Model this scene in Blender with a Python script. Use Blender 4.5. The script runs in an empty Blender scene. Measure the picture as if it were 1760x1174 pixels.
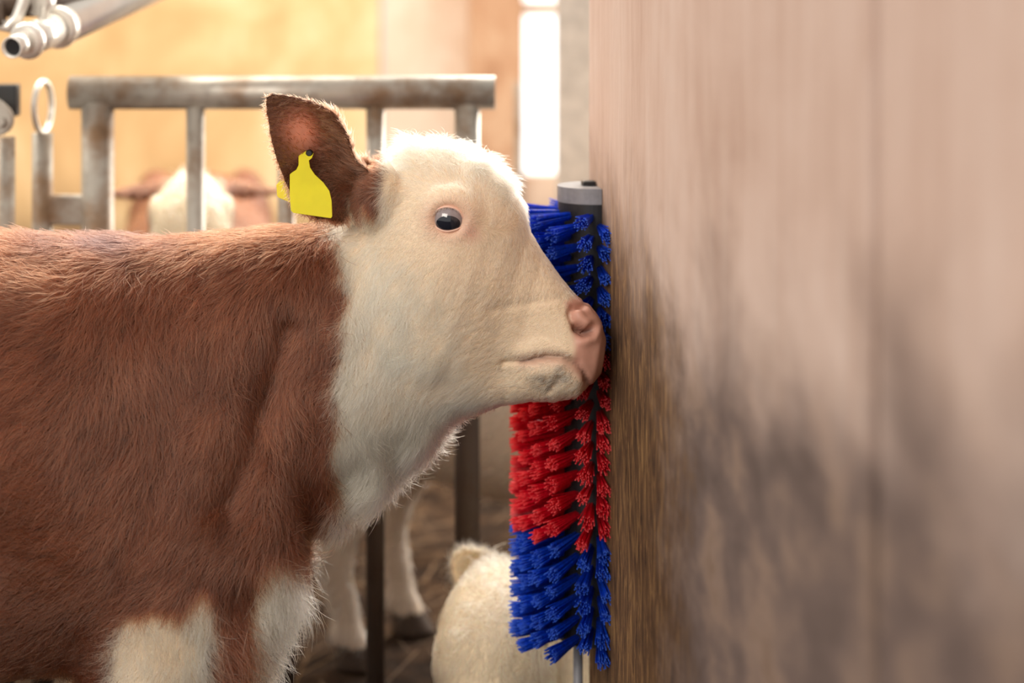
import bpy, bmesh, math, random
import numpy as np
from mathutils import Vector, Matrix, Euler

rng = np.random.default_rng(7)
random.seed(7)
scene = bpy.context.scene
COL = scene.collection

# ------------------------------------------------------------------ camera
FPX = 3422.0            # focal length in pixels of a 1760 px wide frame (70 mm on 36 mm)
DIST = 2.909            # camera to the calf's middle plane (y = 0)
ZCAM = 1.371
HORIZON = -50.0         # picture row of the horizon: level camera with the lens shifted down
cam_d = bpy.data.cameras.new('camera')
cam = bpy.data.objects.new('camera', cam_d)
COL.objects.link(cam)
cam.location = (0, -DIST, ZCAM)
cam.rotation_euler = (math.pi / 2, 0, 0)
cam_d.sensor_width = 36.0
cam_d.lens = 70.0
cam_d.shift_y = -(587.0 - HORIZON) / 1760.0
cam_d.clip_start = 0.05
cam_d.dof.use_dof = True
cam_d.dof.focus_distance = 2.835
cam_d.dof.aperture_fstop = 1.75
scene.camera = cam

# ------------------------------------------------------------------ sky, lights, exposure
world = bpy.data.worlds.new('overcast_sky')
scene.world = world
world.use_nodes = True
wbg = world.node_tree.nodes['Background']
wbg.inputs['Color'].default_value = (1.0, 0.955, 0.90, 1)
wbg.inputs['Strength'].default_value = 0.68

def area(name, loc, target, size, size_y, power, color):
    d = bpy.data.lights.new(name, 'AREA')
    d.shape = 'RECTANGLE'; d.size = size; d.size_y = size_y
    d.energy = power; d.color = color
    o = bpy.data.objects.new(name, d); COL.objects.link(o)
    o.location = loc
    o.rotation_euler = (Vector(target) - Vector(loc)).to_track_quat('-Z', 'Y').to_euler()
    return o
# roof light band over the back of the pen, daylight door behind the wall, unseen fill added at the camera's left
area('roof_light_band', (-1.2, 2.0, 3.4), (-0.9, 0.6, 0.6), 4.0, 1.2, 170, (1.0, 0.90, 0.76))
area('daylight_opening', (1.05, 2.7, 1.75), (-0.2, 0.0, 0.8), 1.2, 1.7, 110, (1.0, 0.93, 0.84))
area('added_back_wall_wash', (-1.6, 1.9, 3.3), (-1.7, 3.3, 1.1), 2.6, 0.6, 40, (1.0, 0.83, 0.62))  # extra lamp added only to brighten the back wall
area('added_front_fill', (-3.2, -6.4, 4.0), (0.0, 0.0, 0.9), 4.6, 2.8, 400, (1.0, 0.92, 0.82))  # unseen soft fill added to lift the calf's face from the front

scene.view_settings.view_transform = 'Standard'
scene.view_settings.look = 'None'
scene.view_settings.exposure = 0.0
scene.view_settings.gamma = 1.0
scene.view_settings.use_curve_mapping = False

# ------------------------------------------------------------------ helpers
def P(px, py, Y=0.0):
    """world point at depth Y that the picture shows at pixel (px, py)"""
    s = (DIST + Y) / FPX
    return Vector(((px - 880.0) * s, Y, ZCAM - (py - HORIZON) * s))
S0 = DIST / FPX
def to_px(v):
    """side-view pixel of body points, read on the near flank and mirrored to the far one"""
    s = (DIST - np.abs(v[:, 1])) / FPX
    return v[:, 0] / s + 880.0, (ZCAM - v[:, 2]) / s + HORIZON
def PN(px, py, y):
    q = P(px, py, -abs(y)); return Vector((q.x, y, q.z))

def tag(o, label=None, cat=None, group=None, kind=None):
    if label: o['label'] = label
    if cat: o['category'] = cat
    if group: o['group'] = group
    if kind: o['kind'] = kind
    return o

def link(name, data, mat=None, parent=None, smooth=False):
    o = bpy.data.objects.new(name, data)
    COL.objects.link(o)
    if mat is not None:
        data.materials.clear(); data.materials.append(mat)
    if parent is not None:
        o.parent = parent
    if smooth and hasattr(data, 'polygons'):
        data.polygons.foreach_set('use_smooth', [True] * len(data.polygons))
    return o

def empty(name, loc=(0, 0, 0), rotz=0.0):
    o = bpy.data.objects.new(name, None); COL.objects.link(o)
    o.location = loc; o.rotation_euler = (0, 0, rotz); o.empty_display_size = 0.1
    return o

def mesh_from(name, v, f):
    m = bpy.data.meshes.new(name)
    m.from_pydata([tuple(map(float, p)) for p in v], [], [tuple(map(int, q)) for q in f])
    m.update()
    return m

def bm_mesh(name, bm):
    bmesh.ops.recalc_face_normals(bm, faces=bm.faces)
    m = bpy.data.meshes.new(name); bm.to_mesh(m); bm.free()
    return m

def box_bm(bm, c, s, bevel=0.0, rot=None):
    r = bmesh.ops.create_cube(bm, size=1.0)
    vs = r['verts']
    M = Matrix.Translation(c) @ (rot.to_4x4() if rot else Matrix.Identity(4)) @ Matrix.Diagonal((s[0], s[1], s[2], 1))
    bmesh.ops.transform(bm, matrix=M, verts=vs)
    if bevel:
        es = list({e for v in vs for e in v.link_edges})
        bmesh.ops.bevel(bm, geom=es, offset=bevel, segments=2, affect='EDGES', profile=0.6)

def box(name, c, s, mat, parent=None, bevel=0.004, rot=None):
    bm = bmesh.new(); box_bm(bm, c, s, bevel, rot)
    return link(name, bm_mesh(name, bm), mat, parent)

def tube_mesh(name, pts, radius, seg=20, wall=None, caps=True):
    """tube along a polyline; wall = thickness makes it hollow with open ends"""
    pts = [Vector(p) for p in pts]
    if not isinstance(radius, (list, tuple)): radius = [radius] * len(pts)
    v, f = [], []
    def rings(rads):
        base = len(v)
        up = None
        for i, p in enumerate(pts):
            d = ((pts[min(i + 1, len(pts) - 1)] - p).normalized() + (p - pts[max(i - 1, 0)]).normalized())
            d.normalize()
            if up is None:
                up = d.orthogonal().normalized()
            a = (up - d * up.dot(d)).normalized(); up = a
            b = d.cross(a)
            for k in range(seg):
                t = 2 * math.pi * k / seg
                v.append(p + (a * math.cos(t) + b * math.sin(t)) * rads[i])
        return base
    o = rings(radius)
    n = len(pts)
    for i in range(n - 1):
        for k in range(seg):
            k2 = (k + 1) % seg
            f.append((o + i * seg + k, o + i * seg + k2, o + (i + 1) * seg + k2, o + (i + 1) * seg + k))
    if wall:
        q = rings([r - wall for r in radius])
        for i in range(n - 1):
            for k in range(seg):
                k2 = (k + 1) % seg
                f.append((q + i * seg + k, q + (i + 1) * seg + k, q + (i + 1) * seg + k2, q + i * seg + k2))
        for e in (0, n - 1):
            for k in range(seg):
                k2 = (k + 1) % seg
                f.append((o + e * seg + k, o + e * seg + k2, q + e * seg + k2, q + e * seg + k))
    elif caps:
        f.append(tuple(o + k for k in range(seg))[::-1]); f.append(tuple(o + (n - 1) * seg + k for k in range(seg)))
    bm = bmesh.new()
    bv = [bm.verts.new(p) for p in v]
    for q in f:
        try: bm.faces.new([bv[i] for i in q])
        except ValueError: pass
    return bm_mesh(name, bm)

def tube(name, pts, radius, mat, parent=None, seg=20, wall=None):
    o = link(name, tube_mesh(name, pts, radius, seg, wall), mat, parent)
    for p in o.data.polygons: p.use_smooth = len(p.vertices) == 4
    return o

# ------------------------------------------------------------------ materials
class N:
    def __init__(self, name):
        self.m = bpy.data.materials.new(name); self.m.use_nodes = True
        self.t = self.m.node_tree; self.t.nodes.clear()
        self.out = self.t.nodes.new('ShaderNodeOutputMaterial')
    def n(self, kind, **kw):
        x = self.t.nodes.new(kind)
        for k, val in kw.items():
            if k.startswith('_'): setattr(x, k[1:], val)
            else:
                key = k.replace('__', ' ')
                x.inputs[key].default_value = val
        return x
    def l(self, a, b): self.t.links.new(a, b)
    def ramp(self, src, stops):
        r = self.t.nodes.new('ShaderNodeValToRGB'); self.l(src, r.inputs[0])
        e = r.color_ramp.elements
        while len(e) < len(stops): e.new(0.5)
        for k, (p, c) in enumerate(stops):
            e[k].position = p; e[k].color = (*c, 1) if len(c) == 3 else c
        return r.outputs[0]
    def mix(self, fac, a, b, blend='MIX'):
        x = self.t.nodes.new('ShaderNodeMix'); x.data_type = 'RGBA'; x.blend_type = blend
        for sock, val in ((x.inputs[0], fac), (x.inputs[6], a), (x.inputs[7], b)):
            if hasattr(val, 'is_linked'): self.l(val, sock)
            elif isinstance(val, (int, float)): sock.default_value = val
            else: sock.default_value = (*val, 1)
        return x.outputs[2]
    def math(self, op, a, b=0.0, c=None, clamp=False):
        x = self.t.nodes.new('ShaderNodeMath'); x.operation = op; x.use_clamp = clamp
        for k, val in enumerate((a, b) if c is None else (a, b, c)):
            if hasattr(val, 'is_linked'): self.l(val, x.inputs[k])
            else: x.inputs[k].default_value = val
        return x.outputs[0]
    def coord(self, scale=(1, 1, 1), kind='Object'):
        c = self.t.nodes.new('ShaderNodeTexCoord'); m = self.t.nodes.new('ShaderNodeMapping')
        m.inputs['Scale'].default_value = scale
        self.l(c.outputs[kind], m.inputs[0]); return m.outputs[0]
    def noise(self, vec, scale, detail=4.0, rough=0.55, dist=0.0):
        x = self.n('ShaderNodeTexNoise', Scale=scale, Detail=detail, Roughness=rough, Distortion=dist)
        self.l(vec, x.inputs['Vector']); return x.outputs['Fac']
    def xyz(self, vec):
        s = self.t.nodes.new('ShaderNodeSeparateXYZ'); self.l(vec, s.inputs[0]); return s.outputs
    def band(self, val, lo, hi):
        x = self.t.nodes.new('ShaderNodeMapRange'); x.interpolation_type = 'SMOOTHSTEP'
        self.l(val, x.inputs[0]); x.inputs[1].default_value = lo; x.inputs[2].default_value = hi
        return x.outputs[0]
    def bsdf(self, color, rough=0.6, metal=0.0, bump=None, bump_strength=0.3, bump_dist=0.01, **kw):
        b = self.t.nodes.new('ShaderNodeBsdfPrincipled')
        for sock, val in (('Base Color', color), ('Roughness', rough), ('Metallic', metal)):
            if hasattr(val, 'is_linked'): self.l(val, b.inputs[sock])
            elif isinstance(val, (int, float)): b.inputs[sock].default_value = val
            else: b.inputs[sock].default_value = (*val, 1)
        for k, val in kw.items():
            b.inputs[k.replace('__', ' ')].default_value = val
        if bump is not None:
            q = self.n('ShaderNodeBump', Strength=bump_strength, Distance=bump_dist)
            self.l(bump, q.inputs['Height']); self.l(q.outputs[0], b.inputs['Normal'])
        self.l(b.outputs[0], self.out.inputs[0])
        return b

def srgb(r, g, b):
    f = lambda c: (c / 255 / 12.92) if c / 255 <= 0.04045 else ((c / 255 + 0.055) / 1.055) ** 2.4
    return (f(r), f(g), f(b))

def mat_flat(name, col, rough=0.5, metal=0.0, var=0.12, scale=30, **kw):
    k = N(name); v = k.coord()
    n = k.noise(v, scale, 3)
    c = k.mix(k.band(n, 0.3, 0.7), tuple(x * (1 - var) for x in col), tuple(min(1, x * (1 + var)) for x in col))
    k.bsdf(c, rough, metal, bump=n, bump_strength=0.08, bump_dist=0.004, **kw)
    return k.m

def mat_galv():
    k = N('galvanised_steel'); v = k.coord()
    a = k.noise(v, 9, 5, 0.6); b = k.noise(v, 45, 3)
    c = k.mix(k.band(a, 0.42, 0.68), srgb(176, 170, 160), srgb(132, 104, 78))
    c = k.mix(k.math('MULTIPLY', k.band(b, 0.5, 0.75), 0.35), c, srgb(96, 80, 64))
    z = k.xyz(v)[2]
    mud = k.math('SUBTRACT', 1.0, k.band(k.math('ADD', z, k.math('MULTIPLY', k.math('SUBTRACT', a, 0.5), 0.5)), 0.55, 0.85))
    c = k.mix(k.math('MULTIPLY', mud, 0.93), c, srgb(66, 48, 36))
    r = k.math('ADD', k.math('MULTIPLY', a, 0.35), 0.22)
    r = k.math('ADD', r, k.math('MULTIPLY', mud, 0.3))
    k.bsdf(c, r, k.math('MULTIPLY', k.math('SUBTRACT', 1.0, mud), 0.35), bump=b, bump_strength=0.1, bump_dist=0.003)
    return k.m

def mat_wall_right():
    k = N('soiled_wall_board'); v = k.coord()
    x, y, z = k.xyz(v)
    st = k.noise(k.coord((9, 9, 0.9)), 3.2, 5, 0.6, 0.3)
    fine = k.noise(k.coord((60, 60, 5)), 3.0, 4, 0.6)
    cloud = k.noise(k.coord((0.45, 1, 0.6)), 4.6, 5, 0.58, 0.4)
    base = k.ramp(k.math('ADD', k.math('MULTIPLY', st, 0.45), k.math('MULTIPLY', cloud, 0.55)), [(0.3, srgb(180, 150, 135)), (0.5, srgb(198, 172, 159)), (0.72, srgb(210, 190, 180))])
    base = k.mix(k.math('MULTIPLY', k.band(fine, 0.5, 0.85), 0.22), base, srgb(150, 116, 92))
    # muck splashed on the lower part of the wall
    zz = k.math('ADD', k.math('SUBTRACT', z, k.math('MULTIPLY', x, 0.09)), k.math('MULTIPLY', k.math('SUBTRACT', cloud, 0.5), 0.5))
    low = k.math('SUBTRACT', 1.0, k.band(zz, 0.76, 1.06))
    blot = k.noise(k.coord((0.38, 1, 0.6)), 14, 5, 0.62, 0.12)
    mud = k.ramp(blot, [(0.3, srgb(66, 56, 54)), (0.47, srgb(96, 82, 78)), (0.6, srgb(128, 108, 96)), (0.74, srgb(94, 74, 56))])
    c = k.mix(k.math('MULTIPLY', low, 0.92), base, mud)
    # brown rub mark beside the brush (local x = 0 is the brush axis, positive towards the camera)
    rx = k.math('SUBTRACT', 1.0, k.band(k.math('ADD', x, k.math('MULTIPLY', k.math('SUBTRACT', blot, 0.5), 0.5)), 0.44, 0.72))
    rz = k.math('SUBTRACT', 1.0, k.band(k.math('ADD', z, k.math('MULTIPLY', k.math('SUBTRACT', cloud, 0.5), 0.5)), 0.88, 1.16))
    streak = k.noise(k.coord((20, 20, 4.5)), 3, 6, 0.7, 0.6)
    rub = k.ramp(streak, [(0.3, srgb(44, 31, 23)), (0.5, srgb(98, 71, 48)), (0.72, srgb(160, 124, 80))])
    c = k.mix(k.math('MULTIPLY', k.math('MULTIPLY', rx, rz), 0.92), c, rub)
    h = k.math('ADD', k.math('MULTIPLY', streak, 0.6), k.math('MULTIPLY', fine, 0.4))
    k.bsdf(c, 0.9, 0.0, bump=h, bump_strength=0.35, bump_dist=0.006, Specular__IOR__Level=0.12)
    return k.m

def mat_ply(name, a, b, d, scale=2.2):
    k = N(name)
    n1 = k.noise(k.coord((1, 1, 0.8)), scale, 5, 0.6, 0.5)
    n2 = k.noise(k.coord((6, 6, 1)), 5, 4, 0.6)
    c = k.ramp(n1, [(0.3, d), (0.5, a), (0.7, b)])
    c = k.mix(k.math('MULTIPLY', k.band(n2, 0.5, 0.75), 0.35), c, d)
    z = k.xyz(k.coord())[2]
    zz = k.math('ADD', z, k.math('MULTIPLY', k.math('SUBTRACT', n1, 0.5), 0.7))
    low = k.math('SUBTRACT', 1.0, k.band(zz, 0.35, 0.75))
    c = k.mix(k.math('MULTIPLY', low, 0.9), c, srgb(74, 52, 36))
    k.bsdf(c, 0.7, bump=n2, bump_strength=0.2)
    return k.m

def mat_floor():
    k = N('mucky_straw_bedding')
    a = k.noise(k.coord((1, 1, 1)), 9, 6, 0.65); b = k.noise(k.coord((4, 20, 4)), 9, 4)
    c = k.ramp(a, [(0.3, srgb(28, 20, 14)), (0.5, srgb(47, 33, 23)), (0.72, srgb(76, 56, 38))])
    c = k.mix(k.math('MULTIPLY', k.band(b, 0.55, 0.7), 0.3), c, srgb(112, 84, 54))
    k.bsdf(c, 0.95, bump=a, bump_strength=0.6, bump_dist=0.03, Specular__IOR__Level=0.15)
    return k.m

def mat_coat(name, sss=0.1):
    """skin under the coat; colour of hide and skin from the mesh's coat attribute"""
    k = N(name)
    at = k.n('ShaderNodeAttribute', _attribute_name='coat')
    n = k.noise(k.coord(), 140, 3)
    c = k.mix(k.math('MULTIPLY', n, 0.25), at.outputs['Color'], (0.35, 0.22, 0.16))
    k.bsdf(c, 0.5, bump=n, bump_strength=0.12, bump_dist=0.002,
           Subsurface__Weight=sss, Subsurface__Radius=(0.012, 0.005, 0.003), Specular__IOR__Level=0.35)
    return k.m

def mat_hair(name, rough=0.38):
    k = N(name)
    at = k.n('ShaderNodeAttribute', _attribute_name='coat')
    h = k.t.nodes.new('ShaderNodeBsdfHairPrincipled')
    h.model = 'CHIANG'; h.parametrization = 'COLOR'
    k.l(at.outputs['Color'], h.inputs['Color'])
    h.inputs['Roughness'].default_value = rough
    h.inputs['Radial Roughness'].default_value = 0.55
    h.inputs['Coat'].default_value = 0.0
    h.inputs['Random Roughness'].default_value = 0.2
    k.l(h.outputs[0], k.out.inputs[0])
    return k.m

M = {}
M['galv'] = mat_galv()
M['wall'] = mat_wall_right()
M['ply_warm'] = mat_ply('warm_plywood', srgb(222, 186, 136), srgb(240, 216, 176), srgb(194, 148, 96))
M['ply_pale'] = mat_ply('pale_board', srgb(214, 188, 166), srgb(226, 206, 188), srgb(196, 160, 130))
M['timber'] = mat_ply('brown_timber', srgb(186, 144, 112), srgb(208, 176, 146), srgb(158, 114, 82), 5)
M['floor'] = mat_floor()
M['steel_blue'] = mat_flat('grey_painted_steel', srgb(196, 186, 176), 0.6)
M['coat'] = mat_coat('calf_hide')
M['hair'] = mat_hair('calf_hair')
M['plastic_grey'] = mat_flat('grey_plastic', srgb(122, 122, 128), 0.45, scale=60)
M['plastic_dark'] = mat_flat('black_brush_base', srgb(16, 16, 22), 0.5, scale=60)
def mat_bristle(name, col, tip):
    k = N(name); v = k.coord(); z = k.xyz(v)[2]
    n = k.noise(v, 200, 2)
    c = k.mix(k.band(n, 0.3, 0.7), tuple(x * 0.8 for x in col), tuple(min(1, x * 1.25) for x in col))
    c = k.mix(k.band(z, 0.066, 0.079), c, tip)
    b = k.bsdf(c, 0.30, Specular__IOR__Level=0.6)
    t = k.n('ShaderNodeBsdfTranslucent'); k.l(c, t.inputs[0])               # nylon lets light through
    x = k.n('ShaderNodeMixShader', Fac=0.5); k.l(b.outputs[0], x.inputs[1]); k.l(t.outputs[0], x.inputs[2])
    k.l(x.outputs[0], k.out.inputs[0])
    return k.m
M['bristle_blue'] = mat_bristle('blue_nylon_bristle', srgb(24, 84, 222), srgb(80, 130, 235))
M['bristle_red'] = mat_bristle('red_nylon_bristle', srgb(250, 30, 62), srgb(252, 110, 116))
M['tag'] = mat_flat('yellow_tag_plastic', srgb(222, 204, 10), 0.45, var=0.04, Subsurface__Weight=0.15)
M['black'] = mat_flat('black_rubber', srgb(22, 22, 24), 0.4)
M['chrome'] = mat_flat('polished_stainless_steel', srgb(240, 236, 228), 0.3, 0.5, var=0.04)

# ------------------------------------------------------------------ setting
floor = link('floor', mesh_from('floor', [(-5, -4, 0), (5, -4, 0), (5, 3.6, 0), (-5, 3.6, 0)], [(0, 1, 2, 3)]), M['floor'])
tag(floor, 'brown soiled straw bedding on the pen floor', kind='structure')

# right wall: runs away from the camera at a shallow angle, two boards with a joint
YBR = 0.19                                              # depth of the brush on the wall
WX, WS = 0.1304, 0.13                                   # x at that depth, slope
wdir = Vector((WS, -1, 0)).normalized()                  # along the wall towards the camera
wnorm = Vector((-1, -WS, 0)).normalized()                # off the wall, into the pen
wall_right = empty('wall_right', (WX, YBR, 0), math.atan2(wdir.y, wdir.x))
wall_right.rotation_euler.y = 0.0
tag(wall_right, 'beige board wall with vertical joint and muck on its lower half', kind='structure')
# local x along wdir, local y = perpendicular; pen side is local -y? (checked: wdir rotated +90 deg)
def wall_panel(u0, u1, off):
    perp = Vector((-wdir.y, wdir.x, 0))                  # local +y
    sgn = 1.0 if perp.dot(wnorm) > 0 else -1.0
    th = 0.04
    return box('panel', ((u0 + u1) / 2, -sgn * (th / 2 + off), 1.25), (u1 - u0, th, 2.5), M['wall'], wall_right, bevel=0.004)
wall_panel(-0.066, 1.384, 0.0)
wall_panel(1.412, 2.55, 0.0)
box('backing', (1.25, (1 if Vector((-wdir.y, wdir.x, 0)).dot(wnorm) < 0 else -1) * 0.055, 1.25), (2.5, 0.03, 2.5), mat_flat('dark_batten', srgb(70, 50, 40), 0.8), wall_right)

# back wall
YB = 3.3
wall_back = empty('wall_back', (0, YB, 0))
tag(wall_back, 'warm plywood back wall of the barn', kind='structure')
def back_panel(px0, px1, mat, dy=0.0, name='panel', z0=0.0, z1=3.0, th=0.05):
    a, b = P(px0, 0, YB).x, P(px1, 0, YB).x
    return box(name, ((a + b) / 2, dy + th / 2, (z0 + z1) / 2), (b - a, th, z1 - z0), mat, wall_back)
back_panel(-1900, -700, M['ply_warm'])
back_panel(-694, 652, M['ply_warm'])
back_panel(658, 806, M['ply_pale'])
back_panel(806, 900, M['timber'], dy=-0.05, th=0.10, name='timber_post')
back_panel(962, 1800, M['ply_pale'])
# daylight slit in the back wall
win = empty('window_1', (0, YB, 0)); tag(win, 'narrow bright daylight slit in the back wall', kind='structure')
def slit_bar(py, h, name):
    a, b = P(896, py, YB), P(966, py, YB)
    box(name, ((a.x + b.x) / 2, 0.03, a.z), (b.x - a.x, 0.05, h), M['ply_pale'], win)
slit_bar(15, 0.04, 'glazing_bar')
zs = P(0, 300, YB).z
a, b = P(896, 0, YB), P(966, 0, YB)
box('lower_infill', ((a.x + b.x) / 2, 0.03, zs / 2), (b.x - a.x, 0.05, zs), M['ply_pale'], win)
kk = N('frosted_daylight_pane'); e_ = kk.n('ShaderNodeEmission', Color=(1.0, 0.98, 0.94, 1), Strength=2.6); kk.l(e_.outputs[0], kk.out.inputs[0])
box('pane', ((a.x + b.x) / 2, 0.045, (zs + 3.0) / 2), (b.x - a.x, 0.008, 3.0 - zs), kk.m, win, 0)
# slim dark stud beside the slit and grey steel post before the wall's end
def upright(name, px0, px1, Y, z0, z1, mat, depth, label, cat):
    a, b = P(px0, 0, Y).x, P(px1, 0, Y).x
    w = b - a
    r = empty(name, ((a + b) / 2, Y, z0))
    tag(r, label, cat)
    h = z1 - z0
    box('web', (0, depth / 2, h / 2), (w * 0.18, depth - 0.016, h), mat, r, 0.001)
    box('flange', (0, 0.004, h / 2), (w, 0.008, h), mat, r, 0.002)
    box('flange', (0, depth - 0.004, h / 2), (w, 0.008, h), mat, r, 0.002)
    box('base_plate', (0, depth / 2, 0.006), (w * 1.6, depth * 1.6, 0.012), mat, r, 0.002)
    return r
upright('steel_post', 958, 1022, 1.9, 0.0, 2.8, M['steel_blue'], 0.12, 'grey steel column between the daylight slit and the board wall', 'column')
upright('steel_stud', 885, 899, 2.6, 0.0, P(0, 142, 2.6).z, M['galv'], 0.05, 'thin dark upright beside the bright daylight slit', 'post')

# ------------------------------------------------------------------ animal building: lofts -> one skin -> sculpting -> coat
def sgnpow(a, e):
    return np.sign(a) * np.abs(a) ** e

def loft(stations, seg=40):
    """stations: (top px, bottom px, half width m, exponent, skew, y offset); rings span top-bottom in the side view and the y axis"""
    V, F = [], []
    for (tx, ty, bx, by, hw, ex, sk, yo) in stations:
        T = P(tx, ty); B = P(bx, by)
        c = (T + B) / 2; u = (T - B) / 2
        for k in range(seg):
            t = 2 * math.pi * k / seg
            s = float(sgnpow(math.sin(t), 2 / ex)); w = float(sgnpow(math.cos(t), 2 / ex))
            V.append((c.x + u.x * s, yo + hw * (1 + sk * s) * w, c.z + u.z * s))
    n = len(stations)
    for i in range(n - 1):
        for k in range(seg):
            k2 = (k + 1) % seg
            F.append((i * seg + k, i * seg + k2, (i + 1) * seg + k2, (i + 1) * seg + k))
    F.append(tuple(range(seg))[::-1]); F.append(tuple((n - 1) * seg + k for k in range(seg)))
    return np.array(V, float), F

def limb(stations, seg=24):
    """stations: centre (x, y, z), radius x, radius y (horizontal rings)"""
    V, F = [], []
    for (c, rx, ry) in stations:
        for k in range(seg):
            t = 2 * math.pi * k / seg
            V.append((c[0] + rx * math.cos(t), c[1] + ry * math.sin(t), c[2]))
    n = len(stations)
    for i in range(n - 1):
        for k in range(seg):
            k2 = (k + 1) % seg
            F.append((i * seg + k, i * seg + k2, (i + 1) * seg + k2, (i + 1) * seg + k))
    F.append(tuple(range(seg))[::-1]); F.append(tuple((n - 1) * seg + k for k in range(seg)))
    return np.array(V, float), F

def blob(c, r, roty=0.0, seg=28):
    V, F = [], []
    rows = seg // 2
    R = np.array(Matrix.Rotation(roty, 3, 'Y'))
    for i in range(1, rows):
        a = math.pi * i / rows
        for k in range(seg):
            t = 2 * math.pi * k / seg
            p = np.array((math.sin(a) * math.cos(t) * r[0], math.sin(a) * math.sin(t) * r[1], math.cos(a) * r[2]))
            V.append(tuple(R @ p + np.array(c)))
    for i in range(rows - 2):
        for k in range(seg):
            k2 = (k + 1) % seg
            F.append((i * seg + k, (i + 1) * seg + k, (i + 1) * seg + k2, i * seg + k2))
    F.append(tuple(range(seg))); F.append(tuple((rows - 2) * seg + k for k in range(seg))[::-1])
    return np.array(V, float), F

def mirror_y(part):
    v, f = part
    v = v.copy(); v[:, 1] *= -1
    return v, [tuple(q[::-1]) for q in f]

EAR_R = [(0.0, 640, 300), (0.2, 610, 270), (0.4, 599, 231), (0.6, 578, 196), (0.78, 544, 173), (0.92, 494, 157), (1.0, 461, 152)]
EAR_L = [(0.0, 598, 388), (0.2, 545, 380), (0.4, 500, 350), (0.6, 472, 292), (0.78, 454, 232), (0.92, 448, 184), (1.0, 448, 163)]
def ear_part(droop=0.0):
    U, W = 26, 18
    us = np.linspace(0, 1, U)
    def edge(e):
        t = [q[0] for q in e]
        return np.stack([np.interp(us, t, [q[1] for q in e]), np.interp(us, t, [q[2] for q in e])], 1)
    R, L = edge(EAR_R), edge(EAR_L)
    V = []
    for lay in (0, 1):
        for i, u in enumerate(us):
            y0 = -0.052 - 0.085 * u ** 0.8
            cup = 0.050 * (1 - u) ** 0.4 * (0.45 + 0.55 * math.sin(math.pi * min(1, u * 1.15 + 0.15)))
            th = 0.011 * (1.25 - 0.45 * u)
            for j in range(W + 1):
                v = j / W
                q = L[i] * (1 - v) + R[i] * v
                d = cup * (1 - abs(2 * v - 1) ** 2.2)
                fold = -0.018 * (1 - u) * max(0, (v - 0.6) / 0.4) ** 1.5     # front rim rolls towards the viewer
                w = th * (1 - 0.42 * abs(2 * v - 1) ** 4)
                yy = y0 + d + fold + lay * w
                p = P(q[0], q[1], min(0, yy - lay * w))
                V.append((p.x, yy, p.z))
    n = U * (W + 1)
    F = []
    for i in range(U - 1):
        for j in range(W):
            a, b, c, d = i * (W + 1) + j, i * (W + 1) + j + 1, (i + 1) * (W + 1) + j + 1, (i + 1) * (W + 1) + j
            F.append((a, b, c, d)); F.append((n + a, n + d, n + c, n + b))
    def side(ids):
        for a, b in zip(ids[:-1], ids[1:]): F.append((a, n + a, n + b, b))
    side([i * (W + 1) for i in range(U)]); side([i * (W + 1) + W for i in range(U)][::-1])
    side(list(range(W + 1))[::-1]); side([(U - 1) * (W + 1) + j for j in range(W + 1)])
    V = np.array(V, float)
    if droop:
        b = np.array(P(635, 345, -0.06)); a = np.array(Matrix.Rotation(droop, 3, 'X'))
        V = (V - b) @ a.T + b
    return V, F

HEAD = [(1042, 582, 1033, 642, 0.020, 2.2, 0, 0), (1034, 560, 1016, 660, 0.042, 2.5, 0, 0), (1012, 530, 990, 678, 0.054, 2.6, -0.02, 0),
        (982, 500, 952, 687, 0.057, 2.5, -0.04, 0), (958, 470, 912, 687, 0.056, 2.4, -0.02, 0), (932, 433, 866, 694, 0.056, 2.3, 0.0, 0),
        (908, 393, 818, 706, 0.064, 2.3, 0.06, 0), (892, 350, 766, 716, 0.079, 2.4, 0.12, 0), (866, 313, 716, 720, 0.092, 2.5, 0.14, 0),
        (822, 281, 670, 700, 0.098, 2.5, 0.12, 0), (765, 262, 636, 650, 0.092, 2.4, 0.08, 0), (712, 258, 612, 570, 0.078, 2.3, 0.0, 0),
        (684, 275, 603, 490, 0.055, 2.2, 0.0, 0)]
TORSO = [(-1008, 500, -1000, 700, 0.055, 2.0, 0, 0), (-980, 440, -975, 860, 0.14, 2.1, 0, 0), (-880, 408, -870, 980, 0.195, 2.2, 0, 0), (-700, 404, -700, 1060, 0.22, 2.2, 0, 0),
         (-500, 412, -500, 1130, 0.24, 2.2, 0, 0), (-300, 418, -300, 1150, 0.245, 2.2, 0, 0), (-100, 420, -100, 1150, 0.238, 2.2, 0, 0),
         (60, 416, 70, 1140, 0.215, 2.2, -0.06, 0), (200, 414, 215, 1135, 0.185, 2.2, -0.10, 0), (310, 409, 325, 1150, 0.165, 2.2, -0.08, 0),
         (400, 400, 402, 1085, 0.145, 2.2, 0.0, 0), (470, 394, 474, 992, 0.128, 2.2, 0.02, 0), (530, 392, 534, 902, 0.114, 2.2, 0.0, 0),
         (585, 388, 596, 836, 0.104, 2.2, -0.08, 0), (625, 372, 664, 786, 0.096, 2.2, -0.14, 0), (660, 345, 722, 748, 0.088, 2.2, -0.14, 0),
         (690, 330, 776, 716, 0.078, 2.2, -0.14, 0), (720, 330, 818, 700, 0.062, 2.2, -0.1, 0)]
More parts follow.
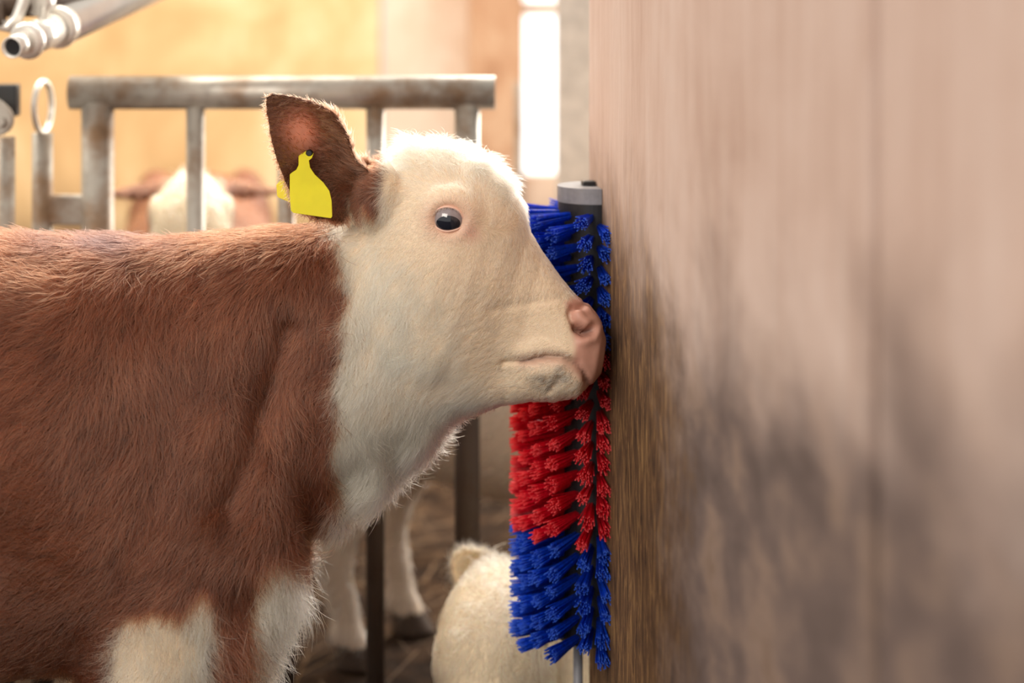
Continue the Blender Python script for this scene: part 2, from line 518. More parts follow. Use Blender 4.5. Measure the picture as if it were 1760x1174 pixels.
def limbs():
    out = []
    def leg(px, y, top, knee, hind=False, dx=0.0):
        x = P(px, 0).x
        if not hind:
            st = [((x + 0.05, y * 0.85, top + 0.16), 0.10, 0.05), ((x + 0.015, y, top), 0.085, 0.06), ((x, y, top - 0.10), 0.066, 0.056), ((x + dx * 0.4, y, knee + 0.05), 0.046, 0.044),
                  ((x + dx * 0.5, y, knee), 0.044, 0.044), ((x + dx * 0.6, y, knee - 0.05), 0.033, 0.033), ((x + dx * 0.8, y, 0.11), 0.030, 0.030),
                  ((x + dx * 0.9, y, 0.085), 0.038, 0.036), ((x + dx + 0.008, y, 0.055), 0.040, 0.036), ((x + dx + 0.022, y, 0.002), 0.056, 0.045)]
        else:
            st = [((x + 0.08, y * 0.8, top + 0.22), 0.15, 0.07), ((x + 0.06, y, top + 0.05), 0.13, 0.075), ((x + 0.0, y, top - 0.06), 0.085, 0.06), ((x - 0.05, y, knee + 0.06), 0.05, 0.042),
                  ((x - 0.07, y, knee), 0.05, 0.04), ((x - 0.06, y, knee - 0.06), 0.038, 0.034), ((x - 0.04, y, 0.12), 0.032, 0.031),
                  ((x - 0.035, y, 0.085), 0.039, 0.036), ((x - 0.02, y, 0.055), 0.040, 0.036), ((x - 0.005, y, 0.002), 0.056, 0.045)]
        return limb(st)
    out.append(leg(275, -0.105, 0.44, 0.24))
    out.append(leg(335, 0.105, 0.44, 0.24, dx=0.03))
    out.append(leg(-830, -0.12, 0.50, 0.27, True))
    out.append(leg(-700, 0.12, 0.50, 0.27, True))
    return out

def calf_parts(droop=0.0):
    ear = ear_part(droop)
    parts = [loft(HEAD), loft(TORSO), ear, mirror_y(ear_part(max(droop, 1.1)))]
    parts += limbs()
    for y in (-1, 1):
        c = P(300, 930, -0.12); parts.append(blob((c.x, y * 0.100, c.z), (0.165, 0.074, 0.27), 0.18))     # shoulder blade
        c = P(365, 985, -0.1); parts.append(blob((c.x, y * 0.095, c.z), (0.085, 0.068, 0.12), -0.3))      # point of shoulder
        c = P(690, 560, -0.06); parts.append(blob((c.x, y * 0.062, c.z), (0.090, 0.034, 0.10), -0.6))     # cheek muscle
        c = P(772, 372, -0.08); parts.append(blob((c.x, y * 0.080, c.z), (0.050, 0.020, 0.046)))          # brow and orbit
        c = P(650, 338, -0.05); parts.append(blob((c.x, y * 0.055, c.z), (0.034, 0.028, 0.046), 0.3))     # root of the ear
        c = P(-800, 640); parts.append(blob((c.x, y * 0.13, c.z), (0.17, 0.085, 0.22), 0.3))       # thigh
    c = P(-1000, 470)
    parts.append(limb([((c.x + 0.03, 0, c.z), 0.03, 0.03), ((c.x - 0.012, 0, c.z - 0.06), 0.024, 0.024), ((c.x - 0.03, 0, c.z - 0.3), 0.016, 0.016),
                       ((c.x - 0.03, 0, c.z - 0.5), 0.026, 0.026), ((c.x - 0.03, 0, c.z - 0.62), 0.008, 0.008)]))
    return parts

def remesh(parts, voxel):
    V, F, o = [], [], 0
    for v, f in parts:
        V.append(v); F += [tuple(i + o for i in q) for q in f]; o += len(v)
    m = mesh_from('tmp', np.concatenate(V), F)
    bm = bmesh.new(); bm.from_mesh(m); bmesh.ops.recalc_face_normals(bm, faces=bm.faces); bm.to_mesh(m); bm.free()
    ob = bpy.data.objects.new('tmp', m); COL.objects.link(ob)
    md = ob.modifiers.new('r', 'REMESH'); md.mode = 'VOXEL'; md.voxel_size = voxel; md.adaptivity = 0.0
    dg = bpy.context.evaluated_depsgraph_get(); dg.update()
    res = bpy.data.meshes.new_from_object(ob.evaluated_get(dg))
    bpy.data.objects.remove(ob); bpy.data.meshes.remove(m)
    return res

def get_v(m):
    a = np.empty(len(m.vertices) * 3); m.vertices.foreach_get('co', a); return a.reshape(-1, 3)
def set_v(m, v):
    m.vertices.foreach_set('co', v.ravel()); m.update()
def get_n(m):
    a = np.empty(len(m.vertices) * 3); m.vertices.foreach_get('normal', a); return a.reshape(-1, 3)
def smooth(m, it, lam=0.5, mu=-0.52, mask=None):
    e = np.empty(len(m.edges) * 2, int); m.edges.foreach_get('vertices', e); e = e.reshape(-1, 2)
    v = get_v(m); n = len(v)
    deg = np.bincount(e.ravel(), minlength=n)[:, None]
    for k in range(it):
        for f in (lam, mu) if mu else (lam,):
            s = np.stack([np.bincount(e[:, 0], v[e[:, 1], c], n) + np.bincount(e[:, 1], v[e[:, 0], c], n) for c in range(3)], 1)
            d = f * (s / np.maximum(deg, 1) - v)
            v = v + (d if mask is None else d * mask[:, None])
    set_v(m, v)

def seg_dist(px, py, poly):
    """distance in px to a polyline, and where along it (0..1)"""
    best = np.full(px.shape, 1e9)
    for (x0, y0), (x1, y1) in zip(poly[:-1], poly[1:]):
        dx, dy = x1 - x0, y1 - y0
        t = np.clip(((px - x0) * dx + (py - y0) * dy) / (dx * dx + dy * dy), 0, 1)
        best = np.minimum(best, np.hypot(px - x0 - t * dx, py - y0 - t * dy))
    return best

def in_poly(px, py, poly):
    c = np.zeros(px.shape, bool)
    j = len(poly) - 1
    for i in range(len(poly)):
        xi, yi = poly[i]; xj, yj = poly[j]
        with np.errstate(divide='ignore', invalid='ignore'):
            c ^= ((yi > py) != (yj > py)) & (px < (xj - xi) * (py - yi) / (yj - yi + 1e-12) + xi)
        j = i
    return c
def sd_poly(px, py, poly):
    d = seg_dist(px, py, poly + [poly[0]])
    return np.where(in_poly(px, py, poly), d, -d)        # positive inside
def sstep(x, a, b):
    t = np.clip((x - a) / (b - a), 0, 1); return t * t * (3 - 2 * t)

def vnoise(p, freq, seed):
    """value noise, n x 3 points -> n in -1..1"""
    q = p * freq + seed * 17.31
    i = np.floor(q).astype(np.int64); f = q - i; f = f * f * (3 - 2 * f)
    def h(ix, iy, iz):
        a = (ix * 374761393 + iy * 668265263 + iz * 2147483647 + seed * 974711) & 0xFFFFFFFF
        a = ((a ^ (a >> 13)) * 1274126177) & 0xFFFFFFFF
        return ((a ^ (a >> 16)) & 0xFFFF) / 32767.5 - 1
    r = 0
    for dx in (0, 1):
        wx = f[:, 0] if dx else 1 - f[:, 0]
        for dy in (0, 1):
            wy = f[:, 1] if dy else 1 - f[:, 1]
            for dz in (0, 1):
                wz = f[:, 2] if dz else 1 - f[:, 2]
                r = r + wx * wy * wz * h(i[:, 0] + dx, i[:, 1] + dy, i[:, 2] + dz)
    return r

EYE = (770.5, 377.0)
def sculpt(m):
    v = get_v(m); n = get_n(m)
    px, py = to_px(v)
    side = np.abs(n[:, 1])
    d = np.zeros(len(v))
    # eye socket
    r = np.hypot((px - EYE[0]) / 1.1, py - EYE[1])
    hd = (np.abs(v[:, 1]) > 0.045) & (px > 640)
    d -= np.where(hd, 0.017 * np.exp(-(r / 24) ** 4), 0)
    # hollow before the eye and below it
    d -= np.where(hd, 0.006 * np.exp(-(((px - 835) / 40) ** 2 + ((py - 430) / 50) ** 2)), 0)
    # mouth line
    mouth = [(868, 624), (905, 621), (935, 613), (965, 613), (990, 625), (1004, 642), (1010, 660)]
    dm = seg_dist(px, py, mouth)
    hm = (px > 800) & (np.abs(v[:, 1]) > 0.004)
    d -= np.where(hm, 0.0085 * np.exp(-(dm / 5.0) ** 2), 0)
    upl = seg_dist(px, py, [(895, 605), (940, 595), (985, 606)])
    d += np.where(hm, 0.004 * np.exp(-(upl / 14) ** 2), 0)
    lowl = seg_dist(px, py, [(925, 640), (965, 632), (992, 648)])
    d += np.where(hm, 0.005 * np.exp(-(lowl / 15) ** 2), 0)
    d -= np.where(hm, 0.004 * np.exp(-(seg_dist(px, py, [(962, 650), (945, 672)]) / 6) ** 2), 0)
    # nostril: pit, groove behind the wing, the wing itself
    hn = (px > 940) & (np.abs(v[:, 1]) > 0.012)
    pit = seg_dist(px, py, [(993, 564), (1004, 571), (1014, 568)])
    d -= np.where(hn, 0.026 * np.exp(-(pit / 6.5) ** 2), 0)
    gro = seg_dist(px, py, [(1000, 528), (986, 529), (980, 539), (985, 553), (993, 563)])
    d -= np.where(hn, 0.009 * np.exp(-(gro / 5) ** 2), 0)
    wing = seg_dist(px, py, [(992, 537), (1000, 549), (1008, 557)])
    d += np.where(hn, 0.0065 * np.exp(-(wing / 9) ** 2), 0)
    rim = seg_dist(px, py, [(1005, 520), (1020, 540), (1028, 562), (1020, 583), (1000, 588)])
    d += np.where(hn, 0.0045 * np.exp(-(rim / 8) ** 2), 0)
    # fold over the muzzle, corner-of-mouth hollow, jaw edge
    d -= np.where(px > 800, 0.0020 * np.exp(-(seg_dist(px, py, [(845, 532), (900, 522), (970, 512)]) / 9) ** 2), 0) * side
    d -= np.where(px > 760, 0.004 * np.exp(-(((px - 862) / 22) ** 2 + ((py - 640) / 26) ** 2)), 0) * side
    # hollow between shoulder and neck
    d -= np.where((px < 620) & (px > 300), 0.024 * np.exp(-(seg_dist(px, py, [(495, 560), (455, 700), (425, 800), (395, 860)]) / 34) ** 2), 0) * side
    # soft muscle unevenness of the trunk
    d += np.where(px < 560, 0.004 * vnoise(v, 9.0, 3), 0)
    v = v + n * d[:, None]
    set_v(m, v)

# coat regions in side-view pixels (the same on both flanks)
WHITE_HEAD = [(668, 288), (660, 330), (640, 384), (622, 350), (606, 330), (596, 372), (575, 400), (588, 450), (600, 500), (592, 550), (590, 640), (580, 690), (572, 760), (566, 820), (578, 885),
              (600, 940), (760, 900), (1000, 760), (1100, 640), (1100, 450), (900, 180), (690, 180), (655, 215)]
WHITE_LEG = [(180, 1240), (196, 1120), (222, 1065), (268, 1042), (320, 1048), (352, 1010), (372, 1022), (368, 1090), (352, 1130), (372, 1240), (372, 1600), (150, 1600)]
WHITE_BRISKET = [(440, 985), (470, 955), (530, 962), (565, 940), (620, 920), (640, 1000), (520, 1200), (400, 1400), (380, 1230), (395, 1160), (425, 1090)]
CREAM = np.array((0.90, 0.75, 0.52)); BROWN = np.array((0.160, 0.050, 0.024)); DARK = np.array((0.060, 0.036, 0.040))
PINK = np.array((0.66, 0.36, 0.27))
def white_amount(v, jag=1.0):
    px, py = to_px(v)
    px = px + jag * (10 * vnoise(v, 22, 5) + 5 * vnoise(v, 70, 6)); py = py + jag * 10 * vnoise(v, 26, 7)
    w = sstep(sd_poly(px, py, WHITE_HEAD), -7, 7)
    ear = sd_poly(px, py, [(668, 288), (625, 345), (600, 395), (430, 400), (420, 130), (600, 130)]) > 4
    w = np.where(ear & (np.abs(v[:, 1]) > 0.03), w * 0.0, w)
    w = np.maximum(w, sstep(sd_poly(px, py, WHITE_LEG), -7, 7))
    w = np.maximum(w, sstep(sd_poly(px, py, WHITE_BRISKET), -9, 9))
    w = np.maximum(w, sstep(py, 1225, 1260))
    w = np.maximum(w, sstep(py + 0 * px, 1205, 1235) * (px < 100))
    return w
def main_coat(v):
    px, py = to_px(v)
    w = white_amount(v)[:, None]
    c = BROWN * (1 + 0.22 * vnoise(v, 14, 11)[:, None] + 0.12 * vnoise(v, 45, 12)[:, None])
    # dark wet patch along the back
    dk = np.exp(-(((px - 190) / 105) ** 2 + ((py - 420) / 26) ** 2)) * np.clip(0.75 + 0.6 * vnoise(v, 40, 13), 0, 1)
    c = c * (1 - dk[:, None]) + DARK * dk[:, None]
    cr = CREAM * (1 + 0.05 * vnoise(v, 18, 14)[:, None])
    return c * (1 - w) + cr * w
def skin_coat(v):
    """colour of the hide, bare pink at eye, nose, lips and inside the ear, with nostril shade and ear glow painted in"""
    px, py = to_px(v)
    c = main_coat(v)
    c = c * (0.5 + 0.38 * white_amount(v)[:, None])
    c = np.where((v[:, 2] < 0.058)[:, None], np.array((0.05, 0.036, 0.026)), c)
    w = white_amount(v)[:, None]
    c = c * (1 - 0.2 * w) + PINK * 1.1 * 0.2 * w
    nose = sstep(sd_poly(px, py, [(972, 520), (1000, 505), (1100, 500), (1100, 700), (1008, 700), (1000, 650), (985, 625), (990, 600), (985, 570)]), -8, 6)[:, None]
    c = c * (1 - nose) + PINK * np.array((0.92, 0.86, 0.86)) * nose
    lip = np.exp(-(seg_dist(px, py, [(900, 622), (940, 618), (970, 620), (1000, 645)]) / 12) ** 2)[:, None] * 0.7
    c = c * (1 - lip) + PINK * 0.85 * lip
    pit = np.where((px > 940), np.exp(-(seg_dist(px, py, [(995, 566), (1004, 571), (1013, 568)]) / 6) ** 2), 0)[:, None] * 0.85
    c = c * (1 - pit) + np.array((0.06, 0.02, 0.015)) * pit  # shade inside the nostril painted into the skin colour
    ml = np.exp(-(seg_dist(px, py, [(895, 621), (935, 613), (965, 613), (990, 625), (1004, 642), (1010, 660)]) / 3) ** 2)[:, None] * 0.7
    c = c * (1 - ml) + np.array((0.16, 0.07, 0.05)) * ml
    smud = np.clip(np.exp(-(seg_dist(px, py, [(965, 645), (945, 672), (925, 655)]) / 14) ** 2) * (0.6 + 0.8 * vnoise(v, 120, 15)), 0, 0.8)[:, None]
    c = c * (1 - smud) + np.array((0.13, 0.09, 0.07)) * smud
    eye = (np.exp(-(np.hypot((px - EYE[0]) / 1.2, py - EYE[1]) / 40) ** 4) * 0.6 + 0.6 * np.exp(-(np.hypot((px - 812), py - 402) / 16) ** 2))[:, None]
    eye = np.clip(eye, 0, 1) * (np.abs(v[:, 1]) > 0.04)[:, None]
    c = c * (1 - eye) + PINK * 1.1 * eye
    inear = np.clip(np.exp(-(((px - 520) / 30) ** 2 + ((py - 225) / 34) ** 2)) * 1.1, 0, 1)[:, None]
    inear = inear * (np.abs(v[:, 1]) > 0.05)[:, None]
    c = c * (1 - inear) + np.array((0.88, 0.34, 0.23)) * inear  # pink inner ear skin with its backlit glow painted in
    return np.clip(c, 0, 1)

def put_coat(m, col):
    a = m.color_attributes.new('coat', 'FLOAT_COLOR', 'POINT')
    a.data.foreach_set('color', np.concatenate([col, np.ones((len(col), 1))], 1).ravel())

# combing chart: (px, py, dx, dy, length px, lift, curl)
COMB = [(-600, 600, -1, .4, 34, .2, .1), (-300, 700, -1, .5, 40, .2, .1), (-100, 450, -1, .3, 40, .3, .2), (40, 420, -.9, .1, 46, .5, .3), (60, 470, -.9, .5, 44, .25, .15),
        (180, 430, -.6, .5, 46, .45, .35), (200, 500, -.25, 1, 52, .2, .1), (250, 620, .02, 1, 58, .16, .08), (120, 600, -.6, .8, 52, .2, .12), (30, 560, -.9, .5, 48, .2, .15),
        (40, 720, -.95, .4, 50, .22, .2), (140, 760, -.6, .8, 52, .2, .14), (40, 900, -1, .1, 48, .28, .35), (120, 920, -.9, .35, 48, .26, .3), (60, 1060, -.9, .3, 50, .3, .4),
        (170, 1080, -.5, .8, 48, .3, .35), (250, 950, -.4, .9, 50, .22, .2), (320, 830, -.05, 1, 56, .18, .1), (400, 700, .1, 1, 58, .18, .1), (330, 600, .05, 1, 58, .15, .08),
        (440, 520, -.1, 1, 54, .16, .08), (390, 440, -.75, .6, 46, .25, .15), (480, 410, -.8, .5, 40, .3, .15), (520, 460, -.35, .95, 46, .2, .1), (550, 560, .1, 1, 46, .2, .12), (570, 430, -.3, 1, 40, .25, .15),
        (550, 700, .0, 1, 48, .18, .1), (430, 800, -.35, .9, 50, .2, .15), (380, 900, -.6, .7, 46, .22, .2), (500, 850, .05, 1, 46, .2, .1), (540, 900, .1, 1, 46, .25, .1), (420, 1010, .1, 1, 46, .2, .12),
        (470, 1050, .4, 1, 76, .8, .2), (510, 1000, .4, 1, 76, .85, .2), (545, 945, .4, 1, 74, .85, .2), (410, 1130, .35, 1, 76, .8, .2), (280, 1100, -.05, 1, 30, .15, .1), (250, 1300, 0, 1, 20, .1, .05),
        # throat and neck
        (600, 560, -.65, .75, 44, .35, .2), (600, 640, -.5, .9, 42, .3, .2), (640, 560, -.6, .8, 36, .2, .15), (640, 700, -.25, 1, 40, .18, .1), (600, 800, -.2, 1, 42, .2, .1), (680, 740, -.3, 1, 36, .18, .1),
        (600, 872, .35, 1, 74, .95, .2), (630, 846, .4, 1, 78, 1., .2), (660, 822, .45, 1, 78, 1., .2), (690, 800, .45, 1, 76, 1., .2), (720, 778, .45, 1, 70, .95, .2), (750, 756, .35, 1, 58, .85, .2), (785, 733, .1, 1, 40, .6, .15), (820, 712, -.4, .8, 20, .25, .1),
        # head
        (620, 430, -.5, .85, 40, .3, .15), (640, 480, -.5, .9, 34, .22, .15), (700, 460, -.6, .8, 30, .2, .14), (700, 520, -.75, .65, 36, .2, .18), (720, 620, -.85, .5, 38, .2, .18), (780, 660, -.9, .35, 32, .18, .14), (760, 560, -.85, .4, 30, .16, .14),
        (650, 350, -.3, 1, 26, .2, .1), (690, 330, -.75, .1, 24, .2, .1), (700, 380, -.8, .5, 20, .15, .08), (690, 270, -.5, -.7, 34, .55, .5), (720, 248, .0, -1, 46, .8, .7), (770, 258, .4, -.8, 42, .75, .7), (820, 280, .6, -.6, 42, .7, .6),
        (862, 308, .7, -.4, 40, .65, .6), (886, 335, .7, -.05, 26, .45, .4), (800, 320, .1, -.9, 18, .2, .2), (740, 310, -.5, -.8, 20, .2, .2), (770, 340, -.2, -.9, 12, .12, .1), (850, 370, .2, -.5, 12, .12, .1), (735, 410, -.8, .5, 14, .12, .08),
        (800, 430, -.5, .8, 13, .1, .05), (860, 440, -.35, .9, 12, .1, .05), (910, 420, -.2, .9, 11, .12, .05), (900, 480, -.4, .9, 11, .1, .05), (950, 490, -.4, .8, 9, .1, .05), (850, 520, -.7, .6, 14, .1, .06),
        (900, 560, -.85, .3, 9, .08, .05), (880, 600, -.8, .5, 10, .1, .05), (960, 560, -.8, .3, 5, .08, .02), (930, 650, -.8, .5, 8, .15, .1), (880, 660, -.9, .4, 14, .12, .1), (840, 600, -.9, .3, 18, .1, .06), (940, 685, -.5, .9, 9, .3, .1),
        # ear
        (640, 310, -.7, -.5, 20, .25, .15), (600, 300, -.55, -.8, 17, .2, .1), (590, 235, -.5, -.85, 19, .45, .1), (560, 195, -.5, -.7, 17, .5, .1), (500, 175, -.9, -.4, 12, .4, .1), (458, 165, -.9, -.5, 10, .45, .1),
        (450, 230, -.8, .1, 10, .35, .1), (470, 300, -.8, .5, 12, .3, .15), (500, 345, -.5, .8, 16, .3, .2), (520, 250, -.5, -.7, 10, .2, .1), (560, 330, -.5, .6, 16, .25, .2), (600, 370, -.3, 1, 24, .3, .15)]
for k_ in range(12):
    a_ = 2 * math.pi * k_ / 12
    COMB.append((770 + 44 * math.cos(a_), 377 + 38 * math.sin(a_), math.cos(a_) - 0.5, math.sin(a_) + 0.2, 7, .08, .03))
COMB = np.array(COMB, float)
def comb_at(v):
    px, py = to_px(v)
    out = np.zeros((len(v), 5))
    for s in range(0, len(v), 50000):
        e = slice(s, s + 50000)
        d2 = (px[e, None] - COMB[None, :, 0]) ** 2 + (py[e, None] - COMB[None, :, 1]) ** 2
        w = 1.0 / (d2 + 200.0) ** 1.6
        w /= w.sum(1, keepdims=True)
        dd = COMB[:, 2:4] / np.linalg.norm(COMB[:, 2:4], axis=1, keepdims=True)
        out[e] = w @ np.concatenate([dd, COMB[:, 4:7]], 1)
    out[:, :2] /= np.maximum(np.linalg.norm(out[:, :2], axis=1, keepdims=True), 1e-6)
    return out

def clump_centres(p, cell, seed):
    q = p / cell; b = np.floor(q).astype(np.int64)
    best = np.full(len(p), 1e9); ctr = np.zeros_like(p)
    for dx in (-1, 0, 1):
        for dy in (-1, 0, 1):
            for dz in (-1, 0, 1):
                i = b + np.array((dx, dy, dz))
                j = []
                for c, mulc in enumerate((73856093, 19349663, 83492791)):
                    h = (i[:, 0] * 73856093 ^ i[:, 1] * 19349663 ^ i[:, 2] * 83492791) + mulc * (c + 1 + seed)
                    h = ((h ^ (h >> 13)) * 1274126177) & 0xFFFFFFFF
                    j.append(((h ^ (h >> 16)) & 0xFFFF) / 65536.0)
                cpt = (i + np.stack(j, 1))
                d = ((cpt - q) ** 2).sum(1)
                s = d < best
                best = np.where(s, d, best); ctr[s] = cpt[s] * cell
    return ctr

def grow(name, m, count, weight, comb, colour, radius, mat, parent, steps=5, cell=0.009, clump=0.6, jitter=0.25, lenvar=0.35, seed=1):
    """plant hair strands on mesh m; comb(p) -> unit direction (n x 3), length m, lift, curl"""
    R = np.random.default_rng(seed)
    m.calc_loop_triangles()
    t = np.empty(len(m.loop_triangles) * 3, int); m.loop_triangles.foreach_get('vertices', t); t = t.reshape(-1, 3)
    v = get_v(m); n = get_n(m)
    A, B, C = v[t[:, 0]], v[t[:, 1]], v[t[:, 2]]
    ar = 0.5 * np.linalg.norm(np.cross(B - A, C - A), axis=1)
    w = ar * weight((A + B + C) / 3, (n[t[:, 0]] + n[t[:, 1]] + n[t[:, 2]]) / 3)
    cdf = np.cumsum(w); cdf /= cdf[-1]
    k = np.minimum(np.searchsorted(cdf, R.random(count)), len(t) - 1)
    a, b = R.random(count), R.random(count)
    fl = a + b > 1; a[fl], b[fl] = 1 - a[fl], 1 - b[fl]
    a, b = a[:, None], b[:, None]
    root = A[k] * (1 - a - b) + B[k] * a + C[k] * b
    nn = n[t[k, 0]] * (1 - a - b) + n[t[k, 1]] * a + n[t[k, 2]] * b
    nn /= np.linalg.norm(nn, axis=1, keepdims=True) + 1e-9
    d, L, lift, curl = comb(root)
    # wavy comb and random jitter
    d = d + 0.55 * np.stack([vnoise(root, 16, 21), vnoise(root, 16, 22) * 0.4, vnoise(root, 16, 23)], 1) * (0.5 + curl[:, None] * 2)
    d = d + 0.30 * np.stack([vnoise(root, 60, 24), vnoise(root, 60, 25) * 0.4, vnoise(root, 60, 26)], 1) * (0.5 + curl[:, None] * 2)
    d = d + jitter * R.normal(size=d.shape)
    tg = d - nn * (d * nn).sum(1, keepdims=True)
    tg /= np.linalg.norm(tg, axis=1, keepdims=True) + 1e-9
    bt = np.cross(nn, tg)
    L = L * (1 + lenvar * (R.random(count) * 2 - 1.2))
    L = (L * (1 + 0.25 * vnoise(root, 30, 27)))[:, None]
    lf = (lift * (0.6 + 0.8 * R.random(count)))[:, None]
    ctr = clump_centres(root, cell, seed)
    tone = vnoise(ctr, 311, 33) if clump else 0
    pull = (ctr - root); pull -= nn * (pull * nn).sum(1, keepdims=True)
    ph = R.random((count, 1)) * 6.28; fr = 0.6 + 0.5 * R.random((count, 1))
    # whole clumps share a bend
    cb = np.stack([vnoise(ctr, 130, 31)], 1)
    pts = np.empty((count, steps, 3))
    for i in range(steps):
        s = i / (steps - 1)
        q = root + tg * L * s * (1 - 0.15 * lf) + nn * (L * lf * (s - 0.45 * s * s) * 1.25)
        q = q + bt * L * curl[:, None] * (0.35 * np.sin(ph + 6.28 * fr * s) * s + 0.8 * cb * s * s) + bt * L * 0.12 * cb * s * s
        q = q + pull * clump * s ** 1.3
        pts[:, i] = q
    pts[:, 0] -= nn * 0.0008
    cu = bpy.data.hair_curves.new(name)
    cu.add_curves([steps] * count)
    cu.attributes['position'].data.foreach_set('vector', pts.astype(np.float32).ravel())
    ra = cu.attributes.get('radius') or cu.attributes.new('radius', 'FLOAT', 'POINT')
    prof = np.array([1.0, 1.0, 0.85, 0.6, 0.18])[:steps] if steps == 5 else np.linspace(1, 0.2, steps)
    rr = (radius(root) if callable(radius) else np.full(count, radius))[:, None] * prof[None, :]
    ra.data.foreach_set('value', rr.astype(np.float32).ravel())
    ca = cu.attributes.new('coat', 'FLOAT_COLOR', 'CURVE')
    col = np.clip(colour(root, R) * (1 + 0.50 * tone[:, None] * (1 - np.clip(colour(root, R)[:, 1:2] * 1.6, 0, 0.85))), 0.004, 0.93)
    ca.data.foreach_set('color', np.concatenate([col, np.ones((count, 1))], 1).astype(np.float32).ravel())
    o = bpy.data.objects.new(name, cu); COL.objects.link(o)
    cu.materials.append(mat)
    o.parent = parent
    return o

def main_comb(v):
    c = comb_at(v)
    px, py = to_px(v)
    d = np.stack([c[:, 0], np.zeros(len(v)), -c[:, 1]], 1)
    return d, c[:, 2] * S0, c[:, 3], c[:, 4]

def main_weight(c, n):
    px, py = to_px(c)
    w = np.where((c[:, 1] < 0.06) & (py < 1320), 0.22 + 0.78 * sstep(px, -480, -120), 0.12)
    w = np.where((px > 560) & (c[:, 1] < 0.06), 1.9, w)                     # finer, denser hair on the head
    bare = np.exp(-(np.hypot((px - EYE[0]) / 1.15, py - EYE[1]) / 29) ** 6) * (np.abs(c[:, 1]) > 0.04)
    w = w * (1 - bare)
    nose = sstep(sd_poly(px, py, [(975, 512), (1000, 500), (1100, 495), (1100, 700), (1002, 700), (995, 645), (978, 622), (985, 600), (975, 560)]), -8, 6)
    w = w * (1 - nose)
    lip = np.exp(-(seg_dist(px, py, [(915, 622), (940, 614), (970, 616), (1000, 642)]) / 9) ** 4)
    w = w * (1 - lip)
    inear = np.exp(-(((px - 520) / 34) ** 2 + ((py - 230) / 44) ** 2)) * (np.abs(c[:, 1]) > 0.05)
    w = w * (1 - 0.95 * inear)
    w = w * (1 + 2.5 * sstep(-n[:, 2], 0.3, 0.7) * (px > 380) * (px < 830) * (py > 690))   # thick fringe under throat and brisket
    w = np.where(c[:, 2] < 0.06, 0, w)                                       # hooves
    return w

def main_hair_colour(v, R):
    c = main_coat(v)
    w = white_amount(v)[:, None]
    r = R.random((len(v), 1))
    earz = sstep(sd_poly(*to_px(v), [(640, 300), (600, 395), (430, 400), (420, 130), (600, 130)]), -5, 8)[:, None] * (np.abs(v[:, 1:2]) > 0.03)
    c = c * (1 - earz) + (c * 0.5 + np.array((0.19, 0.085, 0.05))) * earz
    r2 = R.random((len(v), 1))
    tint = 1 + (r2 - 0.5) * np.array((0.05, 0.10, 0.22))
    c = c * (0.42 + 1.16 * r * r + 0.1 * r2) * (1 - w) + c * (0.76 + 0.32 * r) * tint * w
    # a few pale tips along the dark back patch
    return c

# ---- the calf at the brush
calf_mesh = remesh(calf_parts(), 0.0036)
smooth(calf_mesh, 14)
v0 = get_v(calf_mesh); px0, py0 = to_px(v0)
joint = np.exp(-(seg_dist(px0, py0, [(600, 430), (620, 560), (660, 660), (740, 720)]) / 70) ** 2) * (np.abs(v0[:, 1]) > 0.02)
trunk = sstep(-px0, -560, -480)
orbit = np.exp(-(np.hypot((px0 - 762) / 1.15, py0 - 365) / 88) ** 4) * (np.abs(v0[:, 1]) > 0.03) * 0.8
smooth(calf_mesh, 60, 0.5, None, np.clip(joint + trunk + orbit, 0, 1) * (np.abs(v0[:, 1]) < 0.4) * (v0[:, 2] > 0.3))
calf_coarse_v = None
sculpt(calf_mesh)
smooth(calf_mesh, 2)
put_coat(calf_mesh, skin_coat(get_v(calf_mesh)))
calf = link('calf', calf_mesh, M['coat'], None, True)
tag(calf, 'brown calf with white face and yellow ear tag rubbing its muzzle on the brush', 'calf', 'calves in the pen')
def main_radius(v):
    px, py = to_px(v)
    return np.where(px > 600, np.where(py > 720, 0.00033, 0.00025), 0.00033)
fur = grow('fur', calf_mesh, 380000, main_weight, main_comb, main_hair_colour, main_radius, M['hair'], calf, cell=0.010, clump=0.55)
tag(fur, 'long brown and cream hair coat')

# ---- eyes
def hit_y(m, px, py, sgn):
    """y of the outermost skin near a side-view pixel"""
    v = get_v(m); x, y = to_px(v)
    s = (np.hypot(x - px, y - py) < 7) & (v[:, 1] * sgn > 0.03)
    return v[s, 1].mean()
kk = N('eyeball'); kk.bsdf((0.26, 0.215, 0.22), 0.2, Coat__Weight=1.0, Coat__Roughness=0.03); M['sclera'] = kk.m
kk = N('iris'); kk.bsdf((0.010, 0.013, 0.022), 0.06, Coat__Weight=1.0, Coat__Roughness=0.02); M['iris'] = kk.m
kk = N('eyelid_skin'); nn_ = kk.noise(kk.coord(), 260, 3)
kk.bsdf(kk.mix(nn_, (0.70, 0.40, 0.30), (0.84, 0.56, 0.44)), 0.42, bump=nn_, bump_strength=0.2, bump_dist=0.001, Subsurface__Weight=0.2, Subsurface__Radius=(0.006, 0.002, 0.001)); M['lid'] = kk.m
LID = [(743.5, 378), (745, 370), (751, 362), (760, 357.5), (771, 356.5), (782, 359.5), (790, 366), (795, 375), (797.5, 385), (793, 390), (783, 394), (771, 396.5), (760, 395.5), (751, 391), (746, 385)]
